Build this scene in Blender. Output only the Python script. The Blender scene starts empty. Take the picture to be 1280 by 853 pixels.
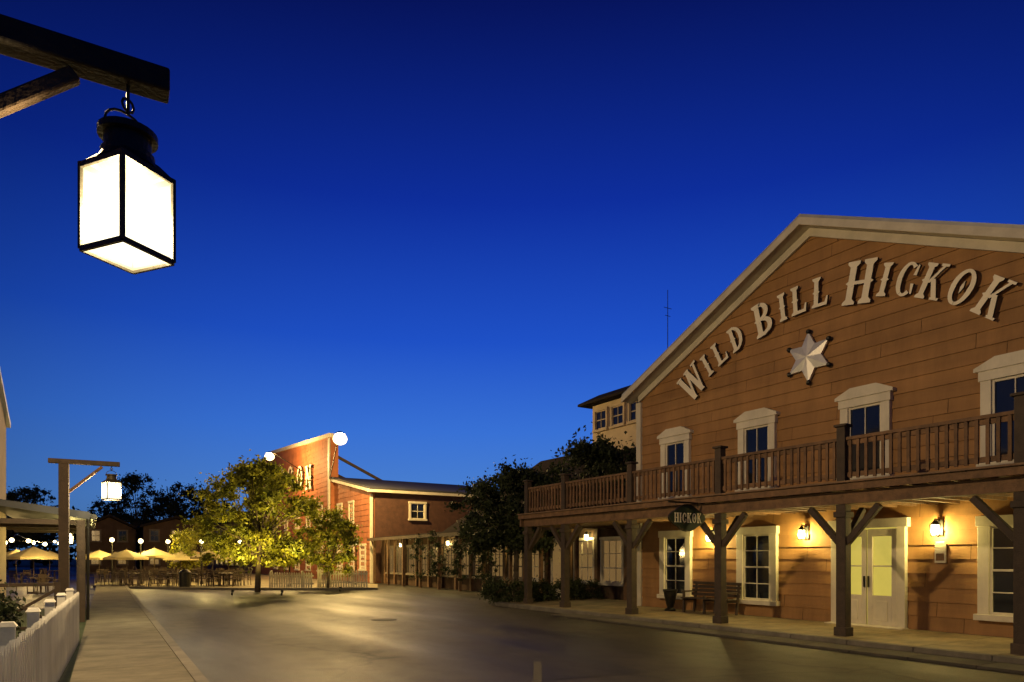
import bpy, math, random
import numpy as np
from mathutils import Vector, Matrix
random.seed(7); np.random.seed(7)
scene=bpy.context.scene
H=1.65
TH=math.radians(31.85); F=853.3
# ---------------------------------------------------------------- image pixel to world position helpers
def bearing(px): return TH+math.atan((px-640)/F)
def depth_of(X,Y): return X*math.sin(TH)+Y*math.cos(TH)
def onX(px,py,X):
    Y=X/math.tan(bearing(px)); d=depth_of(X,Y)
    return X,Y,H+(698-py)/F*d
def at(px,d):
    u=(px-640)/F
    return d*math.sin(TH)+u*d*math.cos(TH), d*math.cos(TH)-u*d*math.sin(TH)
# ---------------------------------------------------------------- materials
def mat(name,col,rough=.7,var=.25,scale=3.0,bump=.0,bscale=30,island=0.0,metal=0,spec=.5,emit=None,es=0,stretch=(1,1,1),col2=None,transl=0,dirt=0):
    m=bpy.data.materials.new(name); m.use_nodes=True
    nt=m.node_tree; N=nt.nodes; L=nt.links
    b=N['Principled BSDF']
    b.inputs['Roughness'].default_value=rough; b.inputs['Metallic'].default_value=metal
    b.inputs['Specular IOR Level'].default_value=spec
    tc=N.new('ShaderNodeTexCoord'); mp=N.new('ShaderNodeMapping'); mp.inputs['Scale'].default_value=stretch
    L.new(tc.outputs['Object'],mp.inputs['Vector'])
    nz=N.new('ShaderNodeTexNoise'); nz.inputs['Scale'].default_value=scale; nz.inputs['Detail'].default_value=6; nz.inputs['Roughness'].default_value=.65
    L.new(mp.outputs[0],nz.inputs['Vector'])
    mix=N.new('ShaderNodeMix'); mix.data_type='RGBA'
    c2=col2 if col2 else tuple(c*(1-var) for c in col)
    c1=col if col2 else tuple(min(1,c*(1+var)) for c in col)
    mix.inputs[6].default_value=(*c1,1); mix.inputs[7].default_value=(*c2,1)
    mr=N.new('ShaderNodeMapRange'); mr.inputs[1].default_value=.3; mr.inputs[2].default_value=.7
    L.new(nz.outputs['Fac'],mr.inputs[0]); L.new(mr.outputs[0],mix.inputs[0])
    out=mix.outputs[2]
    if dirt>0:
        n3=N.new('ShaderNodeTexNoise'); n3.inputs['Scale'].default_value=.8; n3.inputs['Detail'].default_value=8; n3.inputs['Roughness'].default_value=.7
        mp3=N.new('ShaderNodeMapping'); mp3.inputs['Scale'].default_value=(1,2.2,.5); L.new(tc.outputs['Object'],mp3.inputs[0]); L.new(mp3.outputs[0],n3.inputs[0])
        m3=N.new('ShaderNodeMapRange'); m3.inputs[1].default_value=.35; m3.inputs[2].default_value=.65; m3.inputs[3].default_value=1-dirt; m3.inputs[4].default_value=1+dirt*.4
        L.new(n3.outputs[0],m3.inputs[0])
        x3=N.new('ShaderNodeMix'); x3.data_type='RGBA'; x3.blend_type='MULTIPLY'; x3.inputs[0].default_value=1
        L.new(out,x3.inputs[6]); L.new(m3.outputs[0],x3.inputs[7]); out=x3.outputs[2]
    if island>0:
        g=N.new('ShaderNodeNewGeometry'); mr2=N.new('ShaderNodeMapRange')
        mr2.inputs[3].default_value=1-island; mr2.inputs[4].default_value=1+island
        L.new(g.outputs['Random Per Island'],mr2.inputs[0])
        hsv=N.new('ShaderNodeHueSaturation'); L.new(out,hsv.inputs['Color']); L.new(mr2.outputs[0],hsv.inputs['Value'])
        out=hsv.outputs[0]
    L.new(out,b.inputs['Base Color'])
    if bump>0:
        n2=N.new('ShaderNodeTexNoise'); n2.inputs['Scale'].default_value=bscale; n2.inputs['Detail'].default_value=4
        L.new(mp.outputs[0],n2.inputs['Vector'])
        bp=N.new('ShaderNodeBump'); bp.inputs['Strength'].default_value=bump; bp.inputs['Distance'].default_value=.02
        L.new(n2.outputs['Fac'],bp.inputs['Height']); L.new(bp.outputs[0],b.inputs['Normal'])
    if emit:
        b.inputs['Emission Color'].default_value=(*emit,1); b.inputs['Emission Strength'].default_value=es
    if transl>0:
        tr=N.new('ShaderNodeBsdfTranslucent'); L.new(out,tr.inputs['Color'])
        ms=N.new('ShaderNodeMixShader'); ms.inputs[0].default_value=transl
        L.new(b.outputs[0],ms.inputs[1]); L.new(tr.outputs[0],ms.inputs[2])
        L.new(ms.outputs[0],N['Material Output'].inputs['Surface'])
    return m
def lampglass(name,col,s,tr=.8,edge=None,rad=.3,rim=.5,r0=.45):
    """frosted lamp glass: brightest next to the flame at the object's own origin"""
    m=bpy.data.materials.new(name); m.use_nodes=True; nt=m.node_tree; N=nt.nodes; L=nt.links
    N.remove(N['Principled BSDF'])
    t=N.new('ShaderNodeBsdfTransparent'); t.inputs[0].default_value=(tr,tr,tr,1)
    e=N.new('ShaderNodeEmission'); e.inputs[0].default_value=(*col,1); e.inputs[1].default_value=s
    if edge:
        tc=N.new('ShaderNodeTexCoord'); ln=N.new('ShaderNodeVectorMath'); ln.operation='LENGTH'; L.new(tc.outputs['Object'],ln.inputs[0])
        mr=N.new('ShaderNodeMapRange'); mr.inputs[1].default_value=rad*r0; mr.inputs[2].default_value=rad; mr.inputs[3].default_value=s; mr.inputs[4].default_value=rim
        L.new(ln.outputs['Value'],mr.inputs[0]); L.new(mr.outputs[0],e.inputs[1])
        mx=N.new('ShaderNodeMix'); mx.data_type='RGBA'; m2=N.new('ShaderNodeMapRange'); m2.inputs[1].default_value=rad*r0; m2.inputs[2].default_value=rad
        L.new(ln.outputs['Value'],m2.inputs[0]); L.new(m2.outputs[0],mx.inputs[0]); mx.inputs[6].default_value=(*col,1); mx.inputs[7].default_value=(*edge,1); L.new(mx.outputs[2],e.inputs[0])
    a=N.new('ShaderNodeAddShader'); L.new(t.outputs[0],a.inputs[0]); L.new(e.outputs[0],a.inputs[1])
    L.new(a.outputs[0],N['Material Output'].inputs['Surface']); return m

M_siding=mat('ochre_lap_siding',(.33,.172,.064),.65,.12,1.3,.22,60,.07,stretch=(1,.25,3),dirt=.22,spec=.3)
M_siding2=mat('rust_siding',(.32,.110,.045),.7,.2,1.5,.2,40,.10,dirt=.2,spec=.3)
M_cream=mat('cream_trim_paint',(.62,.56,.44),.5,.1,2.5,.1,50,dirt=.15)
M_letter=mat('ivory_letter_paint',(.78,.70,.54),.5,.08,3,.1,30)
M_edge=mat('dark_letter_edge',(.03,.02,.015),.6,.2,3)
M_core=mat('wall_sheathing',(.09,.045,.02),.8,.2,3)
M_white=mat('white_paint',(.66,.65,.60),.5,.1,3,.15,40,.06,dirt=.2)
M_wood=mat('weathered_brown_timber',(.15,.080,.038),.75,.4,6,.5,40,.25,dirt=.25)
M_woodd=mat('dark_timber',(.048,.030,.018),.75,.35,6,.5,40,.12)
M_deck=mat('deck_planks',(.20,.12,.065),.75,.3,5,.4,30,.2)
M_roofd=mat('dark_shingle_roof',(.028,.022,.02),1,.3,4,.5,25,spec=.05)
M_roofm=mat('pale_metal_roof',(.36,.36,.35),.45,.15,2,.1,20,0,.3)
M_roofg=mat('grey_metal_roof',(.05,.05,.056),.7,.15,2,.1,20,0,0,spec=.2)
M_fascia=mat('fascia_boards',(.5,.45,.36),.6,.15,2,.2,30)
M_metal=mat('black_iron',(.02,.018,.015),.45,.3,8,.2,40,0,.6)
M_lmetal=mat('bronzed_lantern_metal',(.05,.04,.028),.5,.3,8,.2,40,0,.4)
M_glass=mat('window_glass',(.012,.014,.018),.06,.2,2,.0,spec=.9)
M_glassw=mat('window_glass_dim_lit',(.03,.02,.012),.1,.5,1.2,emit=(1,.58,.2),es=.16,spec=.8)
M_glassl=mat('window_glass_lit',(.1,.08,.04),.2,.3,2,emit=(1,.66,.22),es=.7)
M_kerb=mat('kerb_stone',(.15,.13,.10),.8,.25,2,.4,40,.12,dirt=.3)
M_star=mat('star_metal',(.62,.6,.57),.4,.15,3,.1,20,0,.4)
M_leafy=mat('lit_tinted_leaves',(.28,.255,.018),.6,.2,.9,island=.5,col2=(.10,.13,.015),transl=.4)  # lamplit yellow is put into the leaf colour itself
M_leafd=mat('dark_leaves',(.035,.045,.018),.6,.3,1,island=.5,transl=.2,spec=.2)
M_bark=mat('bark',(.07,.05,.035),.9,.4,8,.8,30)
M_canvas=mat('umbrella_canvas',(.66,.56,.30),.8,.1,3,.1,40,transl=.45)
M_tan=mat('tan_plaster',(.42,.32,.22),.8,.15,1.5,.2,30)
M_far=mat('far_wall_timber',(.085,.055,.038),.9,.3,1.2,.2,10,spec=.1)
M_fart=mat('far_trim',(.16,.13,.10),.8,.2,2)
M_pink=mat('rose_plaster',(.42,.20,.14),.8,.15,1.5,.2,30)
M_glow=lampglass('lantern_glass_lit',(1,.96,.74),2.6,.70,(1,.78,.32),.30,.45,.28)
M_glow2=lampglass('sconce_glass_lit',(1,.80,.38),7.0,.85)
M_bulb=lampglass('floodlight_lens_lit',(1,.76,.32),3.2,.9)
M_doorg=mat('door_glass_lit',(.2,.18,.05),.15,.25,1.6,emit=(.80,.64,.11),es=.62)

# ---------------------------------------------------------------- mesh builder
class MB:
    def __init__(s): s.v=[];s.f=[];s.m=[];s.M=None
    def add(s,vs,fs,mi=0):
        o=len(s.v)
        if s.M is not None: vs=[tuple(s.M@Vector(p)) for p in vs]
        s.v+= [tuple(p) for p in vs]; s.f+=[tuple(i+o for i in f) for f in fs]; s.m+=[mi]*len(fs)
    def box(s,x0,y0,z0,x1,y1,z1,mi=0):
        if x0>x1:x0,x1=x1,x0
        if y0>y1:y0,y1=y1,y0
        if z0>z1:z0,z1=z1,z0
        s.add([(x0,y0,z0),(x1,y0,z0),(x1,y1,z0),(x0,y1,z0),(x0,y0,z1),(x1,y0,z1),(x1,y1,z1),(x0,y1,z1)],
          [(0,3,2,1),(4,5,6,7),(0,1,5,4),(1,2,6,5),(2,3,7,6),(3,0,4,7)],mi)
    def beam(s,p,q,w,h,mi=0,w2=None,h2=None):
        p=Vector(p);q=Vector(q);d=(q-p).normalized()
        up=Vector((0,0,1)) if abs(d.z)<.95 else Vector((0,1,0))
        a=d.cross(up).normalized(); b=a.cross(d).normalized()
        w2=w2 or w;h2=h2 or h
        vs=[]
        for c,ww,hh in((p,w,h),(q,w2,h2)):
            for sa,sb in((-1,-1),(1,-1),(1,1),(-1,1)): vs.append(c+a*sa*ww/2+b*sb*hh/2)
        s.add(vs,[(0,1,2,3),(7,6,5,4),(0,4,5,1),(1,5,6,2),(2,6,7,3),(3,7,4,0)],mi)
    def cyl(s,p,q,r0,r1,n=12,mi=0,caps=True):
        p=Vector(p);q=Vector(q);d=(q-p).normalized()
        up=Vector((0,0,1)) if abs(d.z)<.95 else Vector((0,1,0))
        a=d.cross(up).normalized(); b=a.cross(d).normalized(); vs=[]
        for c,r in((p,r0),(q,r1)):
            for i in range(n):
                t=2*math.pi*i/n; vs.append(c+a*r*math.cos(t)+b*r*math.sin(t))
        fs=[(i,(i+1)%n,n+(i+1)%n,n+i) for i in range(n)]
        if caps: fs+=[tuple(range(n))[::-1],tuple(range(n,2*n))]
        s.add(vs,fs,mi)
    def prism(s,poly,off,mi=0,mi_side=None):
        off=Vector(off);n=len(poly);P=[Vector(p) for p in poly]
        s.add(P+[p+off for p in P],[tuple(range(n))[::-1],tuple(range(n,2*n))],mi)
        s.add(P+[p+off for p in P],[(i,(i+1)%n,n+(i+1)%n,n+i) for i in range(n)],mi if mi_side is None else mi_side)
    def sphere(s,c,r,mi=0,n=10,sz=1):
        vs=[];fs=[]
        for i in range(n//2+1):
            ph=math.pi*i/(n//2)
            for j in range(n):
                t=2*math.pi*j/n; vs.append((c[0]+r*math.sin(ph)*math.cos(t),c[1]+r*math.sin(ph)*math.sin(t),c[2]+r*sz*math.cos(ph)))
        for i in range(n//2):
            for j in range(n): fs.append((i*n+j,i*n+(j+1)%n,(i+1)*n+(j+1)%n,(i+1)*n+j))
        s.add(vs,fs,mi)
    def build(s,name,mats,parent=None,bevel=0,smooth=False):
        me=bpy.data.meshes.new(name); me.from_pydata(s.v,[],s.f)
        for m in mats: me.materials.append(m)
        me.polygons.foreach_set('material_index',s.m)
        if smooth: me.polygons.foreach_set('use_smooth',[True]*len(s.f))
        me.update(); o=bpy.data.objects.new(name,me); scene.collection.objects.link(o)
        if parent: o.parent=parent
        if bevel:
            b=o.modifiers.new('bevel','BEVEL'); b.width=bevel; b.segments=2; b.limit_method='ANGLE'
        return o
def empty(name,loc=(0,0,0)):
    e=bpy.data.objects.new(name,None); e.location=loc; scene.collection.objects.link(e); e.empty_display_size=.3; return e
def light(name,loc,power,col,r=.08,parent=None):
    l=bpy.data.lights.new(name,'POINT'); l.energy=power; l.color=col; l.shadow_soft_size=r
    o=bpy.data.objects.new(name,l); o.location=loc; scene.collection.objects.link(o)
    if parent: o.parent=parent
    return o
def frameX(X,Y,z=0): return Matrix.Translation((X,Y,z))@Matrix.Rotation(-math.pi/2,4,'Z')
def frameY(X,Y,z=0): return Matrix.Translation((X,Y,z))

def window(mb,M,z0,z1,w,cas=.17,ped=0,nx=1,nz=2,fr=0,gl=1,sill=True):
    """local: x right, y inward, z up ; z0..z1 glass opening"""
    mb.M=M; a=w/2
    mb.box(-a-cas,-.09,z0-.0,-a,.02,z1,fr); mb.box(a,-.09,z0,a+cas,.02,z1,fr)
    mb.box(-a-cas-.03,-.11,z1,a+cas+.03,.02,z1+cas,fr)
    if ped:
        b=a+cas+.10
        mb.prism([(-b,-.14,z1+cas),(b,-.14,z1+cas),(b,-.14,z1+cas+.07),(b*.45,-.14,z1+cas+ped),(-b*.45,-.14,z1+cas+ped),(-b,-.14,z1+cas+.07)],(0,.16,0),fr)
    if sill:
        mb.box(-a-cas-.05,-.15,z0-.12,a+cas+.05,.02,z0,fr)
    mb.box(-a,-.012,z0,a,.0,z1,gl)
    t=.035
    mb.box(-a,-.05,z0,-a+.05,-.013,z1,fr); mb.box(a-.05,-.05,z0,a,-.013,z1,fr)
    mb.box(-a+.05,-.05,z0,a-.05,-.013,z0+.05,fr); mb.box(-a+.05,-.05,z1-.05,a-.05,-.013,z1,fr)
    for i in range(1,nz):
        z=z0+(z1-z0)*i/nz; tt=t*1.3 if (nz==2 or i==nz//2) else t*.7
        mb.box(-a+.05,-.045,z-tt/2,a-.05,-.013,z+tt/2,fr)
    for i in range(1,nx+0):
        x=-a+w*i/nx; mb.box(x-t/2*.7,-.04,z0+.05,x+t/2*.7,-.014,z1-.05,fr)
    mb.M=None

# ---------------------------------------------------------------- letters
def ring(rx,ry,cx,cy,t,ty,a0=0,a1=360,n=28):
    qs=[]
    for i in range(n):
        A=math.radians(a0+(a1-a0)*i/n);B=math.radians(a0+(a1-a0)*(i+1)/n)
        qs.append([(cx+rx*math.cos(A),cy+ry*math.sin(A)),(cx+rx*math.cos(B),cy+ry*math.sin(B)),
                   (cx+(rx-t)*math.cos(B),cy+(ry-ty)*math.sin(B)),(cx+(rx-t)*math.cos(A),cy+(ry-ty)*math.sin(A))])
    return qs
def stem(x,w=.19,s=.36):
    return [[(x-w/2,.05),(x+w/2,.05),(x+w/2,.95),(x-w/2,.95)],
            [(x-s/2,0),(x+s/2,0),(x+s/2,.06),(x+w/2,.13),(x-w/2,.13),(x-s/2,.06)],
            [(x-s/2,1),(x-s/2,.94),(x-w/2,.87),(x+w/2,.87),(x+s/2,.94),(x+s/2,1)],
            [(x-w/2-.07,.5),(x,.40),(x+w/2+.07,.5),(x,.60)]]
def stroke(x0,y0,x1,y1,w): return [[(x0-w/2,y0),(x0+w/2,y0),(x1+w/2,y1),(x1-w/2,y1)]]
def serif(x,y,s=.26,h=.07): return [[(x-s/2,y),(x+s/2,y),(x+s/2,y+h),(x-s/2,y+h)]]
def glyph(c):
    if c=='I': return stem(.2),.4
    if c=='L': return stem(.2)+[[(.2,0),(.68,0),(.72,.3),(.66,.3),(.58,.11),(.2,.11)]],.74
    if c=='H': return stem(.18)+stem(.66)+[[(.2,.46),(.64,.46),(.64,.54),(.2,.54)]],.84
    if c=='N': return stem(.16,.10,.28)+stem(.66,.10,.28)+stroke(.66,.02,.16,.98,.2),.82
    if c=='W': return stroke(.14,1,.34,0,.19)+stroke(.56,1,.34,0,.10)+stroke(.56,1,.76,0,.19)+stroke(.98,1,.76,0,.10)+serif(.14,.94)+serif(.56,.94)+serif(.98,.94),1.1
    if c=='D': return stem(.2)+ring(.48,.5,.24,.5,.18,.10,-90,90,18),.76
    if c=='B': return stem(.2)+ring(.38,.27,.26,.73,.17,.10,-90,90,14)+ring(.44,.28,.26,.28,.18,.10,-90,90,14),.74
    if c=='C': return ring(.36,.5,.4,.5,.18,.09,50,310)+[[(.58,.62),(.70,.62),(.72,.92),(.66,.92)],[(.58,.38),(.70,.38),(.72,.08),(.66,.08)]],.76
    if c=='G': return ring(.36,.5,.4,.5,.18,.09,50,320)+[[(.58,.62),(.70,.62),(.72,.92),(.66,.92)],[(.54,.42),(.78,.42),(.78,.5),(.54,.5)],[(.6,.08),(.74,.08),(.74,.45),(.6,.45)]],.8
    if c=='O': return ring(.38,.5,.4,.5,.17,.09)+[[(.34,.5),(.4,.32),(.46,.5),(.4,.68)]],.8
    if c=='K': return stem(.2)+stroke(.3,.45,.66,.97,.10)+stroke(.72,.03,.42,.58,.18)+serif(.66,.94,.28)+serif(.72,0,.30),.86
    return stem(.2),.4
def put_letter(mb,c,X,Y,z,h,rot,wf=1.0,th=.05):
    polys,w=glyph(c); cr,sr=math.cos(rot),math.sin(rot)
    for k,p in enumerate(polys):
        e=th+.0012*(k%7)
        pts=[]
        for a,b in p:
            a=(a-w/2)*h*wf;b=(b-.5)*h
            pts.append((X,Y-(a*cr-b*sr),z+(a*sr+b*cr)))
        mb.prism(pts,(-e,0,0),0,1)

# ================================================================= GROUND
def sheet(name,pts,z,m,thick=0):
    mb=MB()
    if thick: mb.prism([(x,y,z-thick) for x,y in pts],(0,0,thick))
    else: mb.add([(x,y,z) for x,y in pts],[tuple(range(len(pts)))])
    return mb.build(name,[m])
def asphalt(name='asphalt',k=1.0):
    m=bpy.data.materials.new(name); m.use_nodes=True; nt=m.node_tree;N=nt.nodes;L=nt.links;b=N['Principled BSDF']
    tc=N.new('ShaderNodeTexCoord')
    def nz(s,d=5,st=(1,1,1)):
        mp=N.new('ShaderNodeMapping'); mp.inputs['Scale'].default_value=st; L.new(tc.outputs['Object'],mp.inputs[0])
        n=N.new('ShaderNodeTexNoise'); n.inputs['Scale'].default_value=s;n.inputs['Detail'].default_value=d; L.new(mp.outputs[0],n.inputs[0]); return n
    def mul(a,bb):
        x=N.new('ShaderNodeMix'); x.data_type='RGBA'; x.blend_type='MULTIPLY'; x.inputs[0].default_value=1; L.new(a,x.inputs[6]); L.new(bb,x.inputs[7]); return x.outputs[2]
    a=nz(.55,8,(1,.22,1)); c=nz(60,3); r=N.new('ShaderNodeValToRGB'); r.color_ramp.elements[0].position=.38; r.color_ramp.elements[1].position=.64
    r.color_ramp.elements[0].color=(.012*k,.0096*k,.0066*k,1); r.color_ramp.elements[1].color=(.042*k,.034*k,.023*k,1)
    L.new(a.outputs[0],r.inputs[0])
    v=N.new('ShaderNodeTexVoronoi'); v.feature='DISTANCE_TO_EDGE'; v.inputs['Scale'].default_value=.25
    wn=nz(1.0,5); add=N.new('ShaderNodeVectorMath'); add.operation='ADD'; L.new(tc.outputs['Object'],add.inputs[0]); L.new(wn.outputs['Color'],add.inputs[1]); L.new(add.outputs[0],v.inputs[0])
    mr=N.new('ShaderNodeMapRange'); mr.inputs[1].default_value=.0; mr.inputs[2].default_value=.014; mr.inputs[3].default_value=.2; mr.inputs[4].default_value=1
    L.new(v.outputs['Distance'],mr.inputs[0])
    sp=N.new('ShaderNodeMapRange'); sp.inputs[1].default_value=.3; sp.inputs[2].default_value=.75; sp.inputs[3].default_value=.3; sp.inputs[4].default_value=2.1; L.new(c.outputs[0],sp.inputs[0])
    st=nz(2.3,6); s2=N.new('ShaderNodeMapRange'); s2.inputs[1].default_value=.35; s2.inputs[2].default_value=.6; s2.inputs[3].default_value=.55; s2.inputs[4].default_value=1.15; L.new(st.outputs[0],s2.inputs[0])
    col=mul(mul(mul(r.outputs[0],mr.outputs[0]),sp.outputs[0]),s2.outputs[0])
    L.new(col,b.inputs['Base Color']); b.inputs['Specular IOR Level'].default_value=.34
    rr=N.new('ShaderNodeMapRange'); rr.inputs[1].default_value=.3; rr.inputs[2].default_value=.7; rr.inputs[3].default_value=.40; rr.inputs[4].default_value=.66; L.new(a.outputs[0],rr.inputs[0]); L.new(rr.outputs[0],b.inputs['Roughness'])
    bp=N.new('ShaderNodeBump'); bp.inputs['Strength'].default_value=1.0; bp.inputs['Distance'].default_value=.012; L.new(c.outputs[0],bp.inputs['Height']); L.new(bp.outputs[0],b.inputs['Normal'])
    return m
M_asph=asphalt()
M_earth=mat('earth_and_grass',(.05,.055,.03),.95,.4,.6,.5,20)
sheet('ground',[(-600,-400),(900,-400),(900,1200),(-600,1200)],-.012,M_earth)
sheet('asphalt_road',[(-14,-30),(40,-30),(40,150),(-14,150)],0,M_asph)
sheet('asphalt_patch',[(5.2,7.6),(6.9,7.3),(7.2,11.8),(5.5,12.1)],.004,asphalt('patched_asphalt',.6))
sheet('asphalt_patch',[(2.2,14.6),(3.3,14.5),(3.5,24.0),(2.4,24.1)],.004,asphalt('patched_asphalt_2',.7))
mb=MB(); d=Vector((math.sin(math.radians(.97)),math.cos(math.radians(.97)),0)); nrm=Vector((d.y,-d.x,0))
org=Vector((-.36,0,0)); s=-4.0
while s<60:
    p=org+d*s; L_=1.5-.012
    q=p+d*L_; w=1.33
    mb.prism([(p.x,p.y,0),(p.x+nrm.x*w,p.y+nrm.y*w,0),(q.x+nrm.x*w,q.y+nrm.y*w,0),(q.x,q.y,0)],(0,0,.12),0)
    a=p+nrm*(w+.01); b_=p+d*(1.5-.006)+nrm*(w+.01)
    mb.prism([(a.x,a.y,0),(a.x+nrm.x*.14,a.y+nrm.y*.14,0),(b_.x+nrm.x*.14,b_.y+nrm.y*.14,0),(b_.x,b_.y,0)],(0,0,.125),1)
    s+=1.5
mb.build('sidewalk',[mat('sidewalk_slabs',(.16,.14,.10),.85,.25,1.6,.5,60,.07,dirt=.35,spec=.3),M_kerb],bevel=.008)
sheet('garden_bed',[(-14,-30),(-.42,-30),(.02,26),(-14,26)],.06,mat('garden_grass',(.035,.05,.02),.95,.4,3,.6,40),.06)
gx=lambda px,py:at(px,H*F/(py-698))
mb=MB(); ax,ay=gx(672,840); v=Vector((ax,ay,0)).normalized(); n_=Vector((v.y,-v.x,0))
c0=Vector((ax,ay,.009))
mb.add([c0-v*.9-n_*.06,c0-v*.9+n_*.06,c0+v*.9+n_*.06,c0+v*.9-n_*.06],[(0,1,2,3)])
mb.build('worn_road_marking',[mat('worn_road_paint',(.05,.042,.03),.85,.5,14)])
mx_,my_=gx(480,775); mb=MB(); mb.cyl((mx_,my_,.001),(mx_,my_,.006),.34,.34,24,0); mb.build('manhole_cover',[mat('cast_iron',(.02,.018,.016),.7,.3,20,.6,60,0,.3)])
M_pave=mat('terrace_paving',(.22,.18,.115),.85,.25,1.2,.4,30,dirt=.3)
ts=[at(px,dd) for px,dd in((118,38.5),(180,36.6),(300,35.2),(400,35.0),(472,35.6))]
mb=MB()
for a,b in zip(ts,ts[1:]): mb.beam((*a,.06),(*b,.06),.16,.12,0)
mb.build('terrace_kerb',[M_kerb])
far_=[at(472,42),at(300,75),at(118,75)]
sheet('terrace_paving',[*ts,*far_],.05,M_pave)

# ================================================================= HOTEL
hotel=empty('western_hotel_building',(15,10.3,0))
def P(o):
    o.parent=hotel; o.matrix_parent_inverse=Matrix.Translation((-15,-10.3,0)); return o
Y0,Y1,YC=4.2,16.4,10.3; ZE,ZA=6.92,9.8
mb=MB()
mb.box(15.05,Y0,0.0,27,Y1,6.6,0)
mb.prism([(15.05,Y0,6.6),(15.05,Y1,6.6),(15.05,Y1,ZE-.1),(15.05,YC,ZA-.1),(15.05,Y0,ZE-.1)],(11.9,0,0),0)
P(mb.build('wall_core',[M_core]))
mb=MB(); c=.30; z=.13
while z<ZA-.1:
    z1=min(z+c,ZA-.12)
    def ext(zz):
        if zz<=ZE-.1: return Y0,Y1
        k=(ZA-.1-zz)/(ZA-ZE)*(Y1-YC); return YC-k,YC+k
    a0,b0=ext(z);a1,b1=ext(z1)
    cuts=[];y=Y0-random.uniform(0,3)
    while y<Y1: cuts.append(y); y+=3.66
    cuts=[Y0-9]+[q for q in cuts if q>a0+.2 and q<b0-.2]+[Y1+9]
    for i in range(len(cuts)-1):
        l,r=cuts[i]+.005,cuts[i+1]-.005
        lo=(max(l,a0),min(r,b0)); hi=(max(l,a1),min(r,b1))
        if lo[1]<=lo[0] : continue
        hi=(min(max(hi[0],lo[0]),lo[1]),max(min(hi[1],lo[1]),lo[0]))
        if hi[1]<hi[0]: hi=((lo[0]+lo[1])/2,)*2
        mb.add([(15.004,lo[0],z),(15.004,lo[1],z),(15.036,hi[1],z1),(15.036,hi[0],z1),(15.048,lo[0],z+.003),(15.048,lo[1],z+.003)],
               [(0,3,2,1),(0,1,5,4)],0)
    z=z1 if z1<ZA-.12 else 99
P(mb.build('lap_siding',[M_siding]))
mb=MB(); XF=14.55
sl=(ZA-ZE)/(Y1-YC)
for sgn in(1,-1):
    ye=YC+sgn*(Y1-YC+.35); ze=ZE-sl*.35
    mb.prism([(XF,YC,ZA+.02),(XF,ye,ze+.02),(XF,ye,ze+.14),(XF,YC,ZA+.14)],(12.8,0,0),0)
    x=XF+.5
    while x<27:
        mb.beam((x,YC,ZA+.16),(x,ye,ze+.16),.04,.05,0); x+=.6
    mb.prism([(XF-.03,YC,ZA+.06),(XF-.03,ye,ze+.06),(XF-.03,ye,ze-.12),(XF-.03,YC,ZA-.12)],(.028,0,0),1)
    mb.prism([(XF+.002,YC,ZA-.06),(XF+.002,ye,ze-.06),(XF+.002,ye,ze-.09),(XF+.002,YC,ZA-.09)],(.49,0,0),1)
    mb.prism([(14.93,YC,ZA-.1),(14.93,YC+sgn*(Y1-YC),ZE-.1),(14.93,YC+sgn*(Y1-YC),ZE-.30),(14.93,YC,ZA-.30)],(.06,0,0),1)
    mb.box(14.94,YC+sgn*(Y1-YC)-.1,.13,15.06,YC+sgn*(Y1-YC)+.1,ZE-.31,1)
P(mb.build('roof',[M_roofm,M_fascia]))
mb=MB()
WY=[14.8,11.87,8.92,5.97]
for y in WY: window(mb,frameX(15.0,y),3.55,5.12,.78,.19,.24,2,2)
for y in (14.8,11.87,5.97): window(mb,frameX(15.0,y),.55,2.28,.86,.20,0,2,4)
P(mb.build('windows',[M_cream,M_glass],bevel=.006))
mb=MB(); mb.M=frameX(15.0,8.86)
mb.box(-.86,-.1,.13,-.68,.02,2.33,0); mb.box(.68,-.1,.13,.86,.02,2.33,0); mb.box(-.92,-.13,2.33,.92,.02,2.53,0)
mb.box(-.68,-.02,.13,.68,-.007,2.33,1)
for sx in(-1,1):
    a,b=(0.015,.665) if sx>0 else (-.665,-.015)
    mb.box(a,-.07,.14,a+.11,-.022,2.3,0); mb.box(b-.11,-.07,.14,b,-.022,2.3,0)
    mb.box(a+.11,-.07,.14,b-.11,-.022,.82,0); mb.box(a+.11,-.07,2.14,b-.11,-.022,2.3,0)
    mb.box(a+.2,-.085,.26,b-.2,-.071,.70,0)
    mb.box(a+.11,-.05,1.46,b-.11,-.022,1.49,0)
    mb.box(sx*.05-.012,-.12,1.0,sx*.05+.012,-.071,1.25,2)
mb.box(-.9,-.3,.125,.9,-.03,.15,0)
mb.M=None
P(mb.build('double_door',[M_cream,M_doorg,M_metal],bevel=.005))
LT=[('W',14.04,.92),('I',13.50,.68),('L',13.04,.68),('D',12.48,.70),('B',11.62,.90),('I',11.03,.70),('L',10.56,.70),('L',9.98,.70),
    ('H',9.0,.96),('I',8.42,.70),('C',7.95,.70),('K',7.42,.70),('O',6.86,.70),('K',6.30,.72)]
mb=MB(); R=6.35; yc=10.2; za=8.03
for c_,y,h in LT:
    a=math.asin((y-yc)/R); z=za-R*(1-math.cos(a))
    put_letter(mb,c_,14.93,y,z,h,a,.86,.06)
P(mb.build('sign_lettering',[M_letter,M_edge]))
mb=MB(); cy,cz=10.32,6.55; X=14.80
pts=[]
for i in range(12):
    r=.62 if i%2==0 else .34
    a=math.radians(90+30*i); pts.append((cy+r*math.cos(a),cz+r*math.sin(a)))
vs=[(X+.1,p[0],p[1]) for p in pts]+[(X+.03,cy,cz)]+[(X+.17,p[0],p[1]) for p in pts]
fs=[(i,(i+1)%12,12) for i in range(12)]+[(13+i,13+(i+1)%12,(i+1)%12,i) for i in range(12)]+[tuple(range(13,25))]
mb.add(vs,fs,0)
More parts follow.
